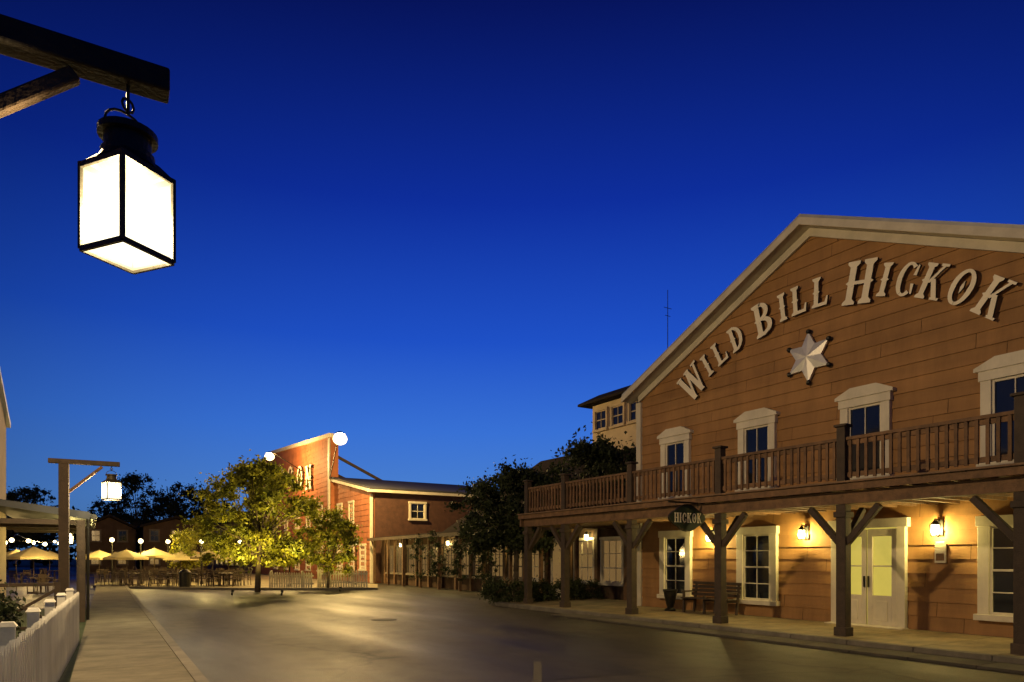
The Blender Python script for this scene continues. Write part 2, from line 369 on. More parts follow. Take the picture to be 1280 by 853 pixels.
for i in range(0,12,2): mb.sphere((X+.12,pts[i][0],pts[i][1]),.065,1)
P(mb.build('sheriff_star',[M_star,M_metal]))
mb=MB(); mb.cyl((19,19.2,7),(19,19.2,12.0),.02,.012,6); mb.beam((18.8,19.2,11.3),(19.2,19.2,11.3),.015,.015); mb.beam((18.86,19.2,11.0),(19.14,19.2,11.0),.015,.015)
mb.build('antenna_mast',[M_metal])

# ---- porch / balcony
PY=[19.25,17.15,14.09,11.02,7.95,4.92,1.9]
mb=MB()
for y in PY:
    mb.box(12.5,y-.1,.10,12.7,y+.1,2.70,0)
    mb.box(12.47,y-.13,.10,12.73,y+.13,.30,0)
    mb.box(12.46,y-.13,2.45,12.74,y+.13,2.56,0)
    for sg in(-1,1):
        if y==19.25 and sg==1: continue
        mb.beam((12.6,y+sg*.08,1.95),(12.6,y+sg*.72,2.66),.12,.12,0)
    mb.beam((12.68,y,1.98),(13.25,y,2.64),.11,.11,0)
    mb.box(12.5,y-.09,3.06,12.68,y+.09,4.22,0); mb.box(12.46,y-.13,4.22,12.72,y+.13,4.27,0)
P(mb.build('porch_posts',[M_woodd],bevel=.012))
mb=MB()
mb.box(12.52,1.0,2.71,12.68,19.4,2.95,0)
y=1.1
while y<19.4:
    xe=14.98 if y<16.35 else 16.5
    mb.box(12.42,y-.035,2.955,xe,y+.035,3.005,0); mb.box(12.69,y-.035,2.76,xe,y+.035,2.95,0)
    y+=.42
mb.box(12.36,.9,2.96,12.41,19.5,3.10,0)
mb.box(12.42,19.42,2.72,16.5,19.5,3.1,0)
x=12.3
while x<16.5:
    mb.box(x,.9,3.102,x+.135,19.5,3.135,1) if x<14.8 else mb.box(x,16.5,3.102,x+.135,19.5,3.135,1)
    x+=.14
P(mb.build('balcony_deck',[M_wood,M_deck]))
mb=MB()
def rail(p,q):
    p=Vector(p);q=Vector(q);L_=(q-p).length;d=(q-p)/L_
    mb.beam(p+Vector((0,0,3.98)),q+Vector((0,0,3.98)),.13,.06,0)
    mb.beam(p+Vector((0,0,3.90)),q+Vector((0,0,3.90)),.05,.09,0)
    mb.beam(p+Vector((0,0,3.28)),q+Vector((0,0,3.28)),.05,.09,0)
    n=int(L_/.155)
    for i in range(n):
        c_=p+d*(i+.5)*L_/n
        j=random.uniform(-.008,.008); k=random.uniform(-.012,.012)
        if abs(d.x)<.5: mb.box(c_.x-.02,c_.y-.028+j,3.2+k,c_.x-.055,c_.y+.028+j,3.945,0)
        else: mb.box(c_.x-.028,c_.y+.03,3.2,c_.x+.028,c_.y+.06,3.945,0)
for i in range(len(PY)-1): rail((12.6,PY[i+1]+.09,0),(12.6,PY[i]-.09,0))
rail((12.7,19.25,0),(16.5,19.25,0))
P(mb.build('balcony_railing',[M_wood]))
mb=MB(); y=0.3
while y<19.7:
    mb.box(12.16,y,.0,15.0 if y<16.2 else 16.5,y+1.19,.13,0)
    mb.box(11.98,y,.0,12.15,y+1.19,.135,1); y+=1.2
mb.build('porch_pavement',[mat('porch_slabs',(.25,.19,.10),.7,.3,2,.4,30,.10,dirt=.35),M_kerb],bevel=.008)
mb=MB(); y=-2.
while y<16: mb.box(11.25,y,0,11.95,y+.99,.05,0); y+=1.0
mb.build('gutter_kerb',[mat('gutter_stone',(.06,.05,.038),.85,.3,2,.5,40,.12,dirt=.3)],bevel=.006)
def sconce(X,Y,z,power):
    e=empty('wall_lantern',(X,Y,z))
    mb=MB(); mb.box(-.02,-.06,-.1,.0,.06,.22,0); mb.beam((-.01,0,.2),(-.2,0,.24),.025,.025,0)
    mb.cyl((-.2,0,.12),(-.2,0,.22),.11,.02,4,0)
    for sx,sy in((1,1),(1,-1),(-1,1),(-1,-1)): mb.beam((-.2+sx*.055,sy*.055,-.1),(-.2+sx*.07,sy*.07,.12),.012,.012,0)
    mb.box(-.26,-.06,-.12,-.14,.06,-.1,0)
    mb.build('bracket_and_cap',[M_metal],e)
    mb=MB(); mb.cyl((-.2,0,-.095),(-.2,0,.115),.06,.075,8,0,False); mb.build('glass',[M_glow2],e)
    light('bulb',(-.2,0,.0),power,(1,.77,.24),.04,e); return e
for y in (13.35,10.42,7.33): sconce(14.99,y,2.22,130)
sconce(14.99,4.55,2.22,100)
mb=MB(); mb.box(14.95,7.2,1.55,14.985,7.42,1.95,0); mb.box(14.94,7.23,1.6,14.949,7.39,1.75,1); mb.beam((14.96,7.22,1.97),(14.96,7.40,1.97),.03,.05,0)
mb.build('notice_plaque',[M_cream,M_wood],bevel=.004)
mb=MB()
for y in(12.3,13.05,13.8):
    mb.box(14.25,y-.03,.13,14.31,y+.03,.62,0); mb.beam((14.68,y,.13),(14.8,y,.98),.06,.06,0); mb.box(14.25,y-.03,.46,14.72,y+.03,.52,0)
    if y!=13.05: mb.box(14.22,y-.04,.70,14.74,y+.04,.74,0); mb.box(14.25,y-.03,.6,14.31,y+.03,.7,0)
for i in range(4): mb.box(14.24+i*.115,12.2,.525,14.34+i*.115,13.9,.55,0)
for i in range(4): mb.beam((14.70+i*.022,12.2,.64+i*.105),(14.70+i*.022,13.9,.64+i*.105),.025,.08,0)
mb.build('wooden_bench',[M_woodd],bevel=.005)
mb=MB(); prof=[(.0,.16),(.04,.16),(.1,.09),(.2,.12),(.42,.17),(.55,.19),(.58,.21),(.62,.21)]
for (z0,r0),(z1,r1) in zip(prof,prof[1:]): mb.cyl((14.3,14.35,.13+z0),(14.3,14.35,.13+z1+1e-4),r0,r1,16,0,False)
mb.cyl((14.3,14.35,.70),(14.3,14.35,.71),.2,.2,16,0)
mb.build('planter_urn',[M_metal],smooth=True)
hs=empty('hanging_sign',(12.0,11.5,2.60)); hs.scale=(1.2,1.2,1.2)
mb=MB()
oval=[]
for i in range(36):
    t=2*math.pi*i/36; k=1+.09*math.cos(4*t); oval.append((.46*k*math.cos(t),-.02,.25*k*math.sin(t)))
mb.prism(oval,(0,.04,0),0)
mb.prism([(p[0]*.93,-.028,p[2]*.88) for p in oval],(0,.007,0),1)
mb.beam((-.5,0,.30),(.5,0,.30),.03,.03,2)
for x in(-.3,.3): mb.cyl((x,0,.2),(x,0,.30),.008,.008,5,2)
mb.build('board',[M_metal,mat('sign_green',(.018,.03,.02),.6,spec=.2),M_metal],hs)
mb=MB(); tot=sum(glyph(ch)[1] for ch in 'HICKOK')*.19*.75+.02*5; xx=-tot/2
for ch in 'HICKOK':
    polys,w=glyph(ch); h=.19
    for k,p in enumerate(polys):
        mb.prism([(xx+a*h*.75,-.032-.0008*(k%5),(b-.5)*h) for a,b in p],(0,.004,0),0)
    xx+=w*h*.75+.02
mb.build('lettering',[M_letter],hs)

# ================================================================= foliage
def leaves(name,clumps,nleaf,size,m,parent=None,flat=1.0):
    V=[];n=0
    for (c,r,k) in clumps:
        k=int(k*nleaf)
        d=np.random.normal(size=(k,3)); d/=np.linalg.norm(d,axis=1)[:,None]
        rad=r*np.abs(np.random.normal(0,.55,(k,1)))
        ax=np.random.uniform(.6,1.4,3)
        p=np.array(c)+d*rad*ax*np.array([1,1,flat])
        u=np.random.normal(size=(k,3)); u/=np.linalg.norm(u,axis=1)[:,None]
        w=np.cross(u,np.random.normal(size=(k,3))); w/=np.linalg.norm(w,axis=1)[:,None]
        s=size*np.random.uniform(.6,1.3,(k,1))
        q=np.stack([p-u*s,p-w*s*.5,p+u*s,p+w*s*.5],1); V.append(q.reshape(-1,3)); n+=k
    V=np.concatenate(V)
    me=bpy.data.meshes.new(name); me.from_pydata(V.tolist(),[],np.arange(n*4).reshape(-1,4).tolist()); me.materials.append(m)
    o=bpy.data.objects.new(name,me); scene.collection.objects.link(o)
    if parent:o.parent=parent
    return o
def tree(name,X,Y,height,rad,m,trunk_h,size=.09,n=60,k=260,low=.28,r0=.14,cr=1.0):
    e=empty(name,(X,Y,0)); mb=MB(); cl=[]
    mb.cyl((0,0,0),(.03,.02,trunk_h*.5),r0,r0*.85,10); mb.cyl((.03,.02,trunk_h*.5),(.08,.0,trunk_h),r0*.85,r0*.7,10)
    top=(.08,0,trunk_h)
    lobes=[random.uniform(.8,1.15) for _ in range(7)]
    for i in range(n):
        a=random.uniform(0,2*math.pi); t=random.random()
        zz=low*height+(height*(1-low))*t
        pr=math.sin(math.pi*min(1,max(0,.14+.80*t)))**.65
        rr=rad*pr*(random.random()**.5)*lobes[int(a/6.2832*7)%7]*random.uniform(.9,1.1)
        c=(rr*math.cos(a),rr*math.sin(a),zz-random.uniform(0,.2))
        cl.append((c,random.uniform(.3,.75)*cr,random.uniform(.5,1.3)))
        if i%4==0:
            mid=(c[0]*.4,c[1]*.4,trunk_h+(c[2]-trunk_h)*.55)
            mb.cyl(top,mid,r0*.45,r0*.22,6); mb.cyl(mid,c,r0*.22,r0*.06,5)
    mb.build('trunk_and_limbs',[M_bark],e,smooth=True)
    leaves('crown',cl,k,size,m,e,.75)
    return e
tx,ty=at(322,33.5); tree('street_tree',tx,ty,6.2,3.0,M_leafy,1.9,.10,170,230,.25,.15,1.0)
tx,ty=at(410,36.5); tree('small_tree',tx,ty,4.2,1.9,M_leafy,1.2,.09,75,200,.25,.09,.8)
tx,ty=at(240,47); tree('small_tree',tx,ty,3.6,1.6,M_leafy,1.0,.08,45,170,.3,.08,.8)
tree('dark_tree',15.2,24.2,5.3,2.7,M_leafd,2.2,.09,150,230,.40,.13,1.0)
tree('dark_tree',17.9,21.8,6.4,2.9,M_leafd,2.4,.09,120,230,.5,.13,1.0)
cl=[]
for i in range(110): cl.append(((random.uniform(12.35,16.2),random.uniform(19.8,20.5),random.uniform(.15,.78)),.24,1))
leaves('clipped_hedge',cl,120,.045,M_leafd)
cl=[]
for i in range(26): cl.append(((random.uniform(11.9,12.6),random.uniform(20.4,21.4),random.uniform(.1,.75)),.26,1))
leaves('round_shrub',cl,130,.045,M_leafd)
bx,by=at(8,9.0)
cl=[]
for i in range(80):
    a=random.uniform(0,6.28);r=random.uniform(0,.5); cl.append(((bx-.36+r*math.cos(a),by+.1+r*math.sin(a),random.uniform(.2,1.2)),.22,1))
leaves('garden_shrub',cl,150,.035,M_leafd)

# ================================================================= low restaurant wing with cupola
res=empty('low_restaurant_building',(17,30,0))
def PR(o): o.parent=res; o.matrix_parent_inverse=Matrix.Translation((-17,-30,0)); return o
XW=16.6
mb=MB(); mb.box(XW,16.9,0,27.5,43.3,2.95,0); PR(mb.build('walls',[M_far]))
mb=MB()
y=17.9;k=0
while y<42.9:
    if abs(y-23.3)<.7:
        mb.M=frameX(XW,y); mb.box(-.6,-.06,0,.6,-.0,2.5,0); mb.box(-.42,-.075,.5,.42,-.061,2.3,2); mb.M=None
    else:
        window(mb,frameX(XW,y),.75,2.35,1.12,.10,0,3,3,0 if y<26 else 4,2 if k%3 else 1)
    mb.box(XW-.16,y+.75,0,XW-.0,y+.93,2.9,3)
    y+=1.68;k+=1
PR(mb.build('windows',[M_cream,M_glassw,M_glassw,M_wood,M_fart]))
mb=MB()
mb.prism([(XW-.9,16.9,2.82),(XW-.9,16.9,2.98),(22,16.9,7.2),(27.6,16.9,3.1),(27.6,16.9,2.9)],(0,15.4,0),0)
mb.prism([(XW-.9,32.31,2.82),(XW-.9,32.31,2.98),(21,32.31,3.5),(27.6,32.31,3.1),(27.6,32.31,2.9)],(0,10.6,0),0)
mb.box(XW-1.0,16.9,2.78,XW-.905,43.2,2.95,1)
PR(mb.build('roof',[M_roofd,M_woodd]))
mb=MB()
y=20.8
while y<43:
    mb.box(XW-.85,y-.07,0,XW-.71,y+.07,2.80,0); mb.beam((XW-.78,y,2.2),(XW-.78,y+.5,2.78),.08,.08,0); y+=2.4
PR(mb.build('veranda_posts',[M_wood],bevel=.01))
cl=[]
for i in range(120):
    yy=random.choice([28,30.4,32.8,35.2,27])+random.gauss(0,.5); cl.append(((XW-.95,yy,random.uniform(.6,3.0)),.28,random.uniform(.4,1)))
leaves('climbing_vine',cl,70,.06,M_leafd)
mb=MB(); mb.box(21.3,19.0,6.4,22.9,26.7,9.18,0)
mb.prism([(20.75,18.6,9.19),(20.75,18.6,9.3),(22.1,18.6,9.95),(23.4,18.6,9.3),(23.4,18.6,9.19)],(0,8.6,0),2)
for y in(26.0,24.75,23.5,22.25,21.0):
    window(mb,frameX(21.3,y),7.95,8.85,.80,.10,0,2,2,0,1)
PR(mb.build('cupola',[M_tan,M_glass,M_roofd]))

# ================================================================= saloon
sal=empty('saloon_building',(16,55,0))
def PS(o): o.parent=sal; o.matrix_parent_inverse=Matrix.Translation((-16,-55,0)); return o
mb=MB()
mb.prism([(16,43.4,0),(16,51.4,0),(16,51.4,7.5),(16,43.4,6.1)],(11,0,0),0)
p=[onX(px,py,16) for px,py in((412,548),(345,569),(318,579))]
A,Bp,C=p
yA,yB,yC=51.45,p[1][1],82
zA=A[2];zB=Bp[2]+.2;zC=C[2]-1.2
def planks(x,ya,yb,ztop,m=0,c=.38):
    z=0
    while z<12:
        zz=z+c
        ys=np.linspace(ya,yb,60); ok=[y for y in ys if ztop(y)>zz]
        if len(ok)>1: mb.add([(x-.03,ok[0],z),(x-.03,ok[-1],z),(x-.003,ok[-1],zz),(x-.003,ok[0],zz)],[(0,1,2,3)],m)
        z=zz
mb.prism([(15.7,yA,0),(15.7,yC,0),(15.7,yC,zC),(15.7,yB,zB),(15.7,yA,zA)],(.6,0,0),0)
mb.box(16.3,yA+.1,0,27,yC-.1,7.8,0)
planks(15.7,yA,yC,lambda y: zA+(zB-zA)*(y-yA)/(yB-yA) if y<yB else zB+(zC-zB)*(y-yB)/(yC-yB))
planks(16.0,43.5,51.4,lambda y:6.1+1.4*(y-43.4)/8)
PS(mb.build('walls',[M_siding2]))
mb=MB()
for (ya,za_),(yb,zb) in (((yA-.15,zA+.1),(yB,zB+.12)),((yB,zB+.12),(yC+.2,zC+.1))):
    mb.beam((15.72,ya,za_-.1),(15.72,yb,zb-.1),.34,.30,0)
mb.box(15.55,yA-.03,0,15.66,yA+.25,zA-.2,0)
mb.beam((15.85,43.2,6.15),(15.85,51.42,7.6),.3,.2,0)
mb.box(15.6,43.0,6.02,27,43.16,6.2,0)
mb.box(15.9,43.3,0,16.05,43.5,5.9,0)
PS(mb.build('trim',[M_cream]))
mb=MB(); mb.prism([(15.7,43.0,6.21),(15.7,43.0,6.32),(15.7,51.43,7.85),(15.7,51.43,7.7)],(11.4,0,0),0)
for ya,za2 in((53,9.8),(58,9.6)): mb.beam((16.4,ya,za2),(20.6,ya,7.85),.2,.2,1)
PS(mb.build('roof_and_braces',[M_roofg,M_woodd]))
mb=MB()
mb.box(16.2,43.34,.1,27,43.39,5.98,1)
window(mb,frameY(19.25,43.33),4.35,5.4,1.0,.14,0,2,2,0,2)
for y in(50,47.4): window(mb,frameX(16,y),4.2,5.6,.8,.15,0,2,2,0,2)
for y in(50,47.4,45.0): window(mb,frameX(16,y),.9,2.5,.9,.15,0,2,2,0,3)
for y in(54,57.5,61,65,69): window(mb,frameX(15.7,y),.7,2.5,1.1,.15,0,2,2,0,3); window(mb,frameX(15.7,y),4.3,5.9,.9,.15,0,2,2,0,2)
PS(mb.build('windows',[M_cream,mat('brown_planking',(.075,.032,.02),.8,.3,3,.4,30),M_glass,M_glassl]))
mb=MB()
for ch,px in zip('GCON',(352,364,376,387)):
    X_,Y_,z_=onX(px,597,15.6); put_letter(mb,ch,15.6,Y_,z_,2.0,0,1.15,.12)
PS(mb.build('sign_lettering',[M_letter,M_edge]))
def flood(X,Y,z,power,base,col=(1,.60,.24),r=.16,R=.24):
    e=empty('floodlight',(X,Y,z)); mb=MB()
    b=Vector(base)-Vector((X,Y,z))
    mb.beam(b,(b.x*.1,b.y*.1,R*.9),.06,.06,0); mb.cyl((0,0,R*.72),(0,0,R*1.05),R*.75,R*.3,12,0)
    mb.build('housing',[M_metal],e)
    mb=MB(); mb.sphere((0,0,0),R,0,20,.85); mb.build('lens',[M_bulb],e,smooth=True)
    light('lamp',(0,0,-.02),power,col,r,e)
fx=onX(425,549,12.9); flood(fx[0],fx[1],fx[2],8200,(15.7,yA+.3,fx[2]-1.2),(1,.66,.22),.2,.42)
fx=onX(337,571,12.6); flood(fx[0],fx[1],fx[2],3800,(15.7,fx[1]+.3,fx[2]-1.2),(1,.60,.2),.2,.38)
mb=MB(); mb.prism([(16,84,0),(16,150,0),(16,150,6.4),(16,84,6.4)],(12,0,0),0)
mb.prism([(15.4,83.5,6.4),(22,83.5,9.2),(28.5,83.5,6.4)],(0,67,0),2)
y=87
while y<148:
    window(mb,frameX(16,y),.8,2.6,1.4,.2,0,2,2,1,3); window(mb,frameX(16,y),4,5.4,1.0,.2,0,2,2,1,4); y+=4
mb.build('shop_row_building',[M_pink,M_cream,M_roofd,M_glassl,M_glass])
def picket(name,p,q,h,m,post=1.8,z=0,pw=.09,gap=.05):
    mb=MB(); p=Vector((*p,z));q=Vector((*q,z));L_=(q-p).length;d=(q-p)/L_;nn=Vector((d.y,-d.x,0))
    for zz in(.28,.78): mb.beam(p+Vector((0,0,zz*h)),q+Vector((0,0,zz*h)),.03,.08,0)
    s=0
    while s<L_:
        c_=p+d*s+nn*.03; a=d*pw/2; t=nn*.022; hh=h*random.uniform(.98,1.01); lean=d*random.uniform(-.008,.008)
        base=[c_-a,c_+a,c_+a+lean+Vector((0,0,hh-.07)),c_+lean+Vector((0,0,hh)),c_-a+lean+Vector((0,0,hh-.07))]
        mb.prism(base,t,0); s+=pw+gap
    s=0
    while s<=L_+.01:
        c_=p+d*s-nn*.08
        mb.beam(c_,c_+Vector((0,0,h+.04)),.11,.11,0); mb.beam(c_+Vector((0,0,h+.041)),c_+Vector((0,0,h+.08)),.14,.14,0,.09,.09); s+=post
    return mb.build(name,[m])
a=at(338,37.0); b=at(392,36.6); picket('white_picket_fence',a,b,.85,M_cream,z=.05)
a=at(398,37.5); b=at(460,37.5); picket('white_picket_fence',a,b,.95,M_cream,z=.05)
picket('white_picket_fence',(-.74,1.6),(-.19,15.2),.96,M_white,1.9,.06)

# ================================================================= street lamps
def street_lamp(px,py,lx,ly,ztop,power,lrot=0.0,hz=.43,w=.152,drop=0.0):
    e=empty('street_lamp',(px,py,0))
    v=Vector((lx-px,ly-py,0)); L_=v.length; az_=math.atan2(v.y,v.x); e.rotation_euler=(0,0,az_)
    mb=MB(); t=.11
    mb.box(-.1,-.1,0,.1,.1,ztop-t,0)
    mb.box(-.14,-.14,0,.14,.14,.3,0)
    mb.box(-.3,-.06,ztop-t+.003,L_+.17,.06,ztop,0)
    mb.beam((.08,0,ztop-.75),(.80*L_,0,ztop-.13),.055,.065,1)
    mb.build('post_and_arm',[M_woodd,M_wood],e,bevel=.01)
    zt=ztop-t
    le=empty('lantern',(L_,0,zt-drop)); le.parent=e; le.rotation_euler=(0,0,lrot-az_)
    mb=MB()
    for i in range(10):
        t0=math.pi*i/10;t1=math.pi*(i+1)/10
        mb.cyl((.115*math.cos(t0),0,-.155+.085*math.sin(t0)),(.115*math.cos(t1),0,-.155+.085*math.sin(t1)),.006,.006,6,0)
    mb.cyl((0,0,.01+drop),(0,0,-.075),.008,.008,6,0)
    for i in range(8):
        t0=math.pi*2*i/8;t1=math.pi*2*(i+1)/8
        mb.cyl((.03*math.cos(t0),0,-.03+.03*math.sin(t0)),(.03*math.cos(t1),0,-.03+.03*math.sin(t1)),.006,.006,5,0)
    z1=-.155
    prof=[(.0,.10),(.001,.124),(.03,.124),(.031,.098),(.10,.098),(.101,.112),(.125,.112),(.16,.13)]
    for (d0,r0),(d1,r1) in zip(prof,prof[1:]):
        mb.cyl((0,0,z1-d0),(0,0,z1-d1-1e-4),r0,r1,24,0,True)
    zc=z1-.155; zb=zc-hz
    mb.add([(-w,-w,zc-.02),(w,-w,zc-.02),(w,w,zc-.02),(-w,w,zc-.02),(-.09,-.09,zc+.03),(.09,-.09,zc+.03),(.09,.09,zc+.03),(-.09,.09,zc+.03)],
        [(0,1,5,4),(1,2,6,5),(2,3,7,6),(3,0,4,7),(4,5,6,7)],0)
    f=.017
    for sx in(-1,1):
        for sy in(-1,1): mb.box(sx*w-f*.5,sy*w-f*.5,zb,sx*w+f*.5,sy*w+f*.5,zc-.02,0)
    for s in(-1,1):
        mb.box(-w,s*w-f*.4,zb-.012,w,s*w+f*.4,zb+.012,0); mb.box(s*w-f*.4,-w,zb-.013,s*w+f*.4,w,zb+.011,0)
        mb.box(-w,s*w-f*.4,zc-.045,w,s*w+f*.4,zc-.02,0); mb.box(s*w-f*.4,-w,zc-.046,s*w+f*.4,w,zc-.021,0)
    mb.build('lantern_frame',[M_lmetal],le)
    mb=MB(); w2=w-.005; zm=(zb+zc)/2-.02; a0=zb-zm;a1=zc-.03-zm
    mb.add([(-w2,-w2,a0),(w2,-w2,a0),(w2,w2,a0),(-w2,w2,a0),(-w2,-w2,a1),(w2,-w2,a1),(w2,w2,a1),(-w2,w2,a1)],
       [(0,3,2,1),(0,1,5,4),(1,2,6,5),(2,3,7,6),(3,0,4,7)],0)
    g=mb.build('lantern_glass',[M_glow],le); g.location=(0,0,zm)
    light('bulb',(0,0,zm),power,(1,.84,.46),.07,le)
    return e
lx,ly=at(160,3.14); street_lamp(-.86,ly+.03,lx,ly,H+(698-82)/F*3.16,75,math.radians(36),.41,.132,.06)
px,py=at(80,15.5); lx,ly=at(140,15.5); street_lamp(px,py,px+.93,py-.05,H+(698-574)/F*15.5,420,math.radians(20),.43,.152,.03)

# ================================================================= left building with porch
lb=empty('left_gabled_building',(-2,18,0))
def PL(o): o.parent=lb; o.matrix_parent_inverse=Matrix.Translation((2,-18,0)); return o
mb=MB()
mb.prism([(-2.05,12,0),(-2.05,25,0),(-2.05,25,5.6),(-2.05,18.5,7.8),(-2.05,12,5.6)],(-9,0,0),0)
PL(mb.build('walls',[M_tan]))
mb=MB()
for sg in(1,-1):
    mb.prism([(-1.95,18.5,7.75),(-1.95,18.5+sg*6.6,5.52),(-1.95,18.5+sg*6.6,5.66),(-1.95,18.5,7.89)],(-9.6,0,0),0)
PL(mb.build('roof',[M_roofm]))
mb=MB()
mb.prism([(-2.04,20,3.05),(-2.04,20,2.93),(.02,20,2.62),(.10,20,2.66),(.10,20,2.74),(.02,20,2.78)],(0,7,0),0)
for s_ in range(16): mb.beam((-2.0,20.2+s_*.43,3.07),(.03,20.2+s_*.43,2.80),.03,.03,0)
mb.cyl((.13,19.95,2.68),(.13,27.05,2.68),.07,.07,10,2)
for y in(20.15,22.4,24.7,26.9):
    mb.box(-.24,y-.09,.0,-.06,y+.09,2.60,1); mb.box(-2.0,y-.05,2.48,-.25,y+.05,2.6,1)
mb.cyl((.0,20.0,.1),(.0,20.0,2.62),.035,.035,8,2)
PL(mb.build('side_porch',[M_roofg,M_woodd,M_metal]))
for y in (22.4,24.7): sconce(-.245,y,2.2,90)
mb=MB(); yr=17.3
for i in range(4):
    x0=-.55-1.15*i; x1=x0-1.15
    mb.box(x0-.05,yr-.05,.05,x0+.05,yr+.05,1.15,0)
    mb.beam((x0,yr,.25),(x1,yr,1.0),.05,.06,0); mb.beam((x0,yr+.055,1.0),(x1,yr+.055,.25),.05,.06,0)
mb.beam((-.5,yr,1.1),(-5.2,yr,1.1),.09,.07,0); mb.beam((-.5,yr,.2),(-5.2,yr,.2),.05,.07,0)
mb.build('timber_railing',[M_woodd],bevel=.006)
flood(-1.3,9.5,7.6,3700,(-2.05,12.1,5.6),(1,.70,.34),.2)  # unseen floodlight, added out of frame to light the hotel front

# ================================================================= cafe terrace
def mk_umb(X,Y,h,r,rot):
    e=empty('patio_umbrella',(X,Y,0)); e.rotation_euler=(0,0,rot); mb=MB(); n=8
    vs=[(0,0,h)]
    for i in range(n): a=2*math.pi*i/n; vs.append((r*math.cos(a),r*math.sin(a),h-.48))
    mb.add(vs,[(0,1+i,1+(i+1)%n) for i in range(n)],0)
    for i in range(n):
        a=vs[1+i];b=vs[1+(i+1)%n]; mb.add([a,b,(b[0],b[1],b[2]-.13),(a[0],a[1],a[2]-.13)],[(0,1,2,3)],0)
    mb.cyl((0,0,0),(0,0,h+.08),.025,.025,8,1); mb.cyl((0,0,0),(0,0,.08),.25,.22,12,1)
    for i in range(n): mb.cyl((0,0,h-.5),((vs[1+i][0])*.6,(vs[1+i][1])*.6,h-.32),.01,.01,4,1)
    mb.build('canopy_and_pole',[M_canvas,M_woodd],e)
mbt=MB(); mbt.cyl((0,0,.72),(0,0,.75),.5,.5,16,0); mbt.cyl((0,0,.05),(0,0,.72),.04,.04,8,0); mbt.cyl((0,0,0),(0,0,.05),.28,.24,12,0)
mbc=MB(); mbc.box(-.21,-.21,.43,.21,.21,.46,0)
for sx in(-1,1):
    for sy in(-1,1): mbc.beam((sx*.19,sy*.19,.43),(sx*.22,sy*.22,0),.03,.03,0)
    mbc.beam((sx*.19,.2,.46),(sx*.19,.28,.92),.03,.03,0); mbc.box(sx*.2-.02,-.2,.64,sx*.2+.02,.24,.67,0); mbc.beam((sx*.2,-.19,.46),(sx*.2,-.19,.64),.025,.025,0)
for k in range(4): mbc.beam((-.19,.215+.02*k,.56+.1*k),(.19,.215+.02*k,.56+.1*k),.02,.06,0)
tme=mbt.build('patio_table',[M_woodd]); cme=mbc.build('patio_chair',[M_woodd])
first=[True]
def set_at(X,Y,z=.05):
    if first[0]: t=tme
    else:
        t=bpy.data.objects.new('patio_table',tme.data); scene.collection.objects.link(t)
    t.location=(X,Y,z)
    a0=random.uniform(0,1.5)
    for k in range(4):
        if first[0] and k==0: c_=cme
        else:
            c_=bpy.data.objects.new('patio_chair',cme.data); scene.collection.objects.link(c_)
        a=a0+k*math.pi/2+random.uniform(-.2,.2); c_.location=(X+.72*math.cos(a),Y+.72*math.sin(a),z); c_.rotation_euler=(0,0,a-math.pi/2)
    first[0]=False
for px,d in((124,44),(158,41),(193,43),(226,46),(266,40),(144,56),(180,58),(212,60),(243,57),(286,50)):
    X,Y=at(px,d); mk_umb(X,Y,2.2+random.uniform(-.08,.12),random.uniform(1.1,1.3),random.uniform(0,1)); set_at(X+.3,Y-.5)
for px,d in((175,38.8),(210,38.8),(238,38.8),(280,39),(262,46),(200,50),(292,40),(150,39.5)):
    X,Y=at(px,d); set_at(X,Y)
for px,d in((42,32),(20,42),(62,50)):
    X,Y=at(px,d); mk_umb(X,Y,2.2,1.15,.4); set_at(X+.3,Y-.4,0)
X,Y=at(231,36.5); mb=MB(); mb.cyl((0,0,0),(0,0,.85),.27,.30,14,0); mb.cyl((0,0,.85),(0,0,.9),.33,.33,14,0); mb.cyl((0,0,.9),(0,0,1.05),.3,.12,14,0)
o=mb.build('trash_bin',[M_metal]); o.location=(X,Y,0)
def strings(pts,sag,name,pw):
    e=empty(name,(0,0,0)); mb=MB();mw=MB()
    for a,b in zip(pts,pts[1:]):
        a=Vector(a);b=Vector(b);prev=a
        for i in range(1,11):
            t=i/10; p=a.lerp(b,t)-Vector((0,0,sag*4*t*(1-t))); mw.cyl(prev,p,.008,.008,4); prev=p
            if i in(2,5,8): mb.sphere((p.x,p.y,p.z-.07),.085,0,8)
        light('glow',(a+b)/2-Vector((0,0,sag+.3)),pw,(1,.66,.22),.1,e)
    mw.build('cable',[M_metal],e); mb.build('bulbs',[M_glow2],e)
S=lambda px,d,z:(*at(px,d),z)
strings([S(-10,24,2.5),S(20,27,2.6),S(85,34,2.6)],.25,'string_lights',220)
strings([S(-5,40,3.0),S(85,44,3.0)],.35,'string_lights',380)
def globe(X,Y,z,pw):
    e=empty('terrace_lamp',(X,Y,0)); mb=MB(); mb.cyl((0,0,0),(0,0,z-.12),.05,.035,8,0); mb.cyl((0,0,0),(0,0,.25),.11,.07,10,0); mb.cyl((0,0,z+.13),(0,0,z+.22),.14,.03,10,0)
    mb.build('post',[M_metal],e); mb=MB(); mb.sphere((0,0,z),.13,0,12); mb.build('globe',[M_glow2],e,smooth=True); light('bulb',(0,0,z),pw,(1,.70,.2),.1,e)
for px,d,z,p in((140,43,2.8,520),(176,42,2.7,560),(210,47,2.8,560),(252,42,2.7,520),(300,47,2.8,480)):
    X,Y=at(px,d); globe(X,Y,z,p)
X,Y=at(362,38.5); globe(X,Y,2.6,300)
X,Y=at(445,41.5); globe(X,Y,2.6,160)
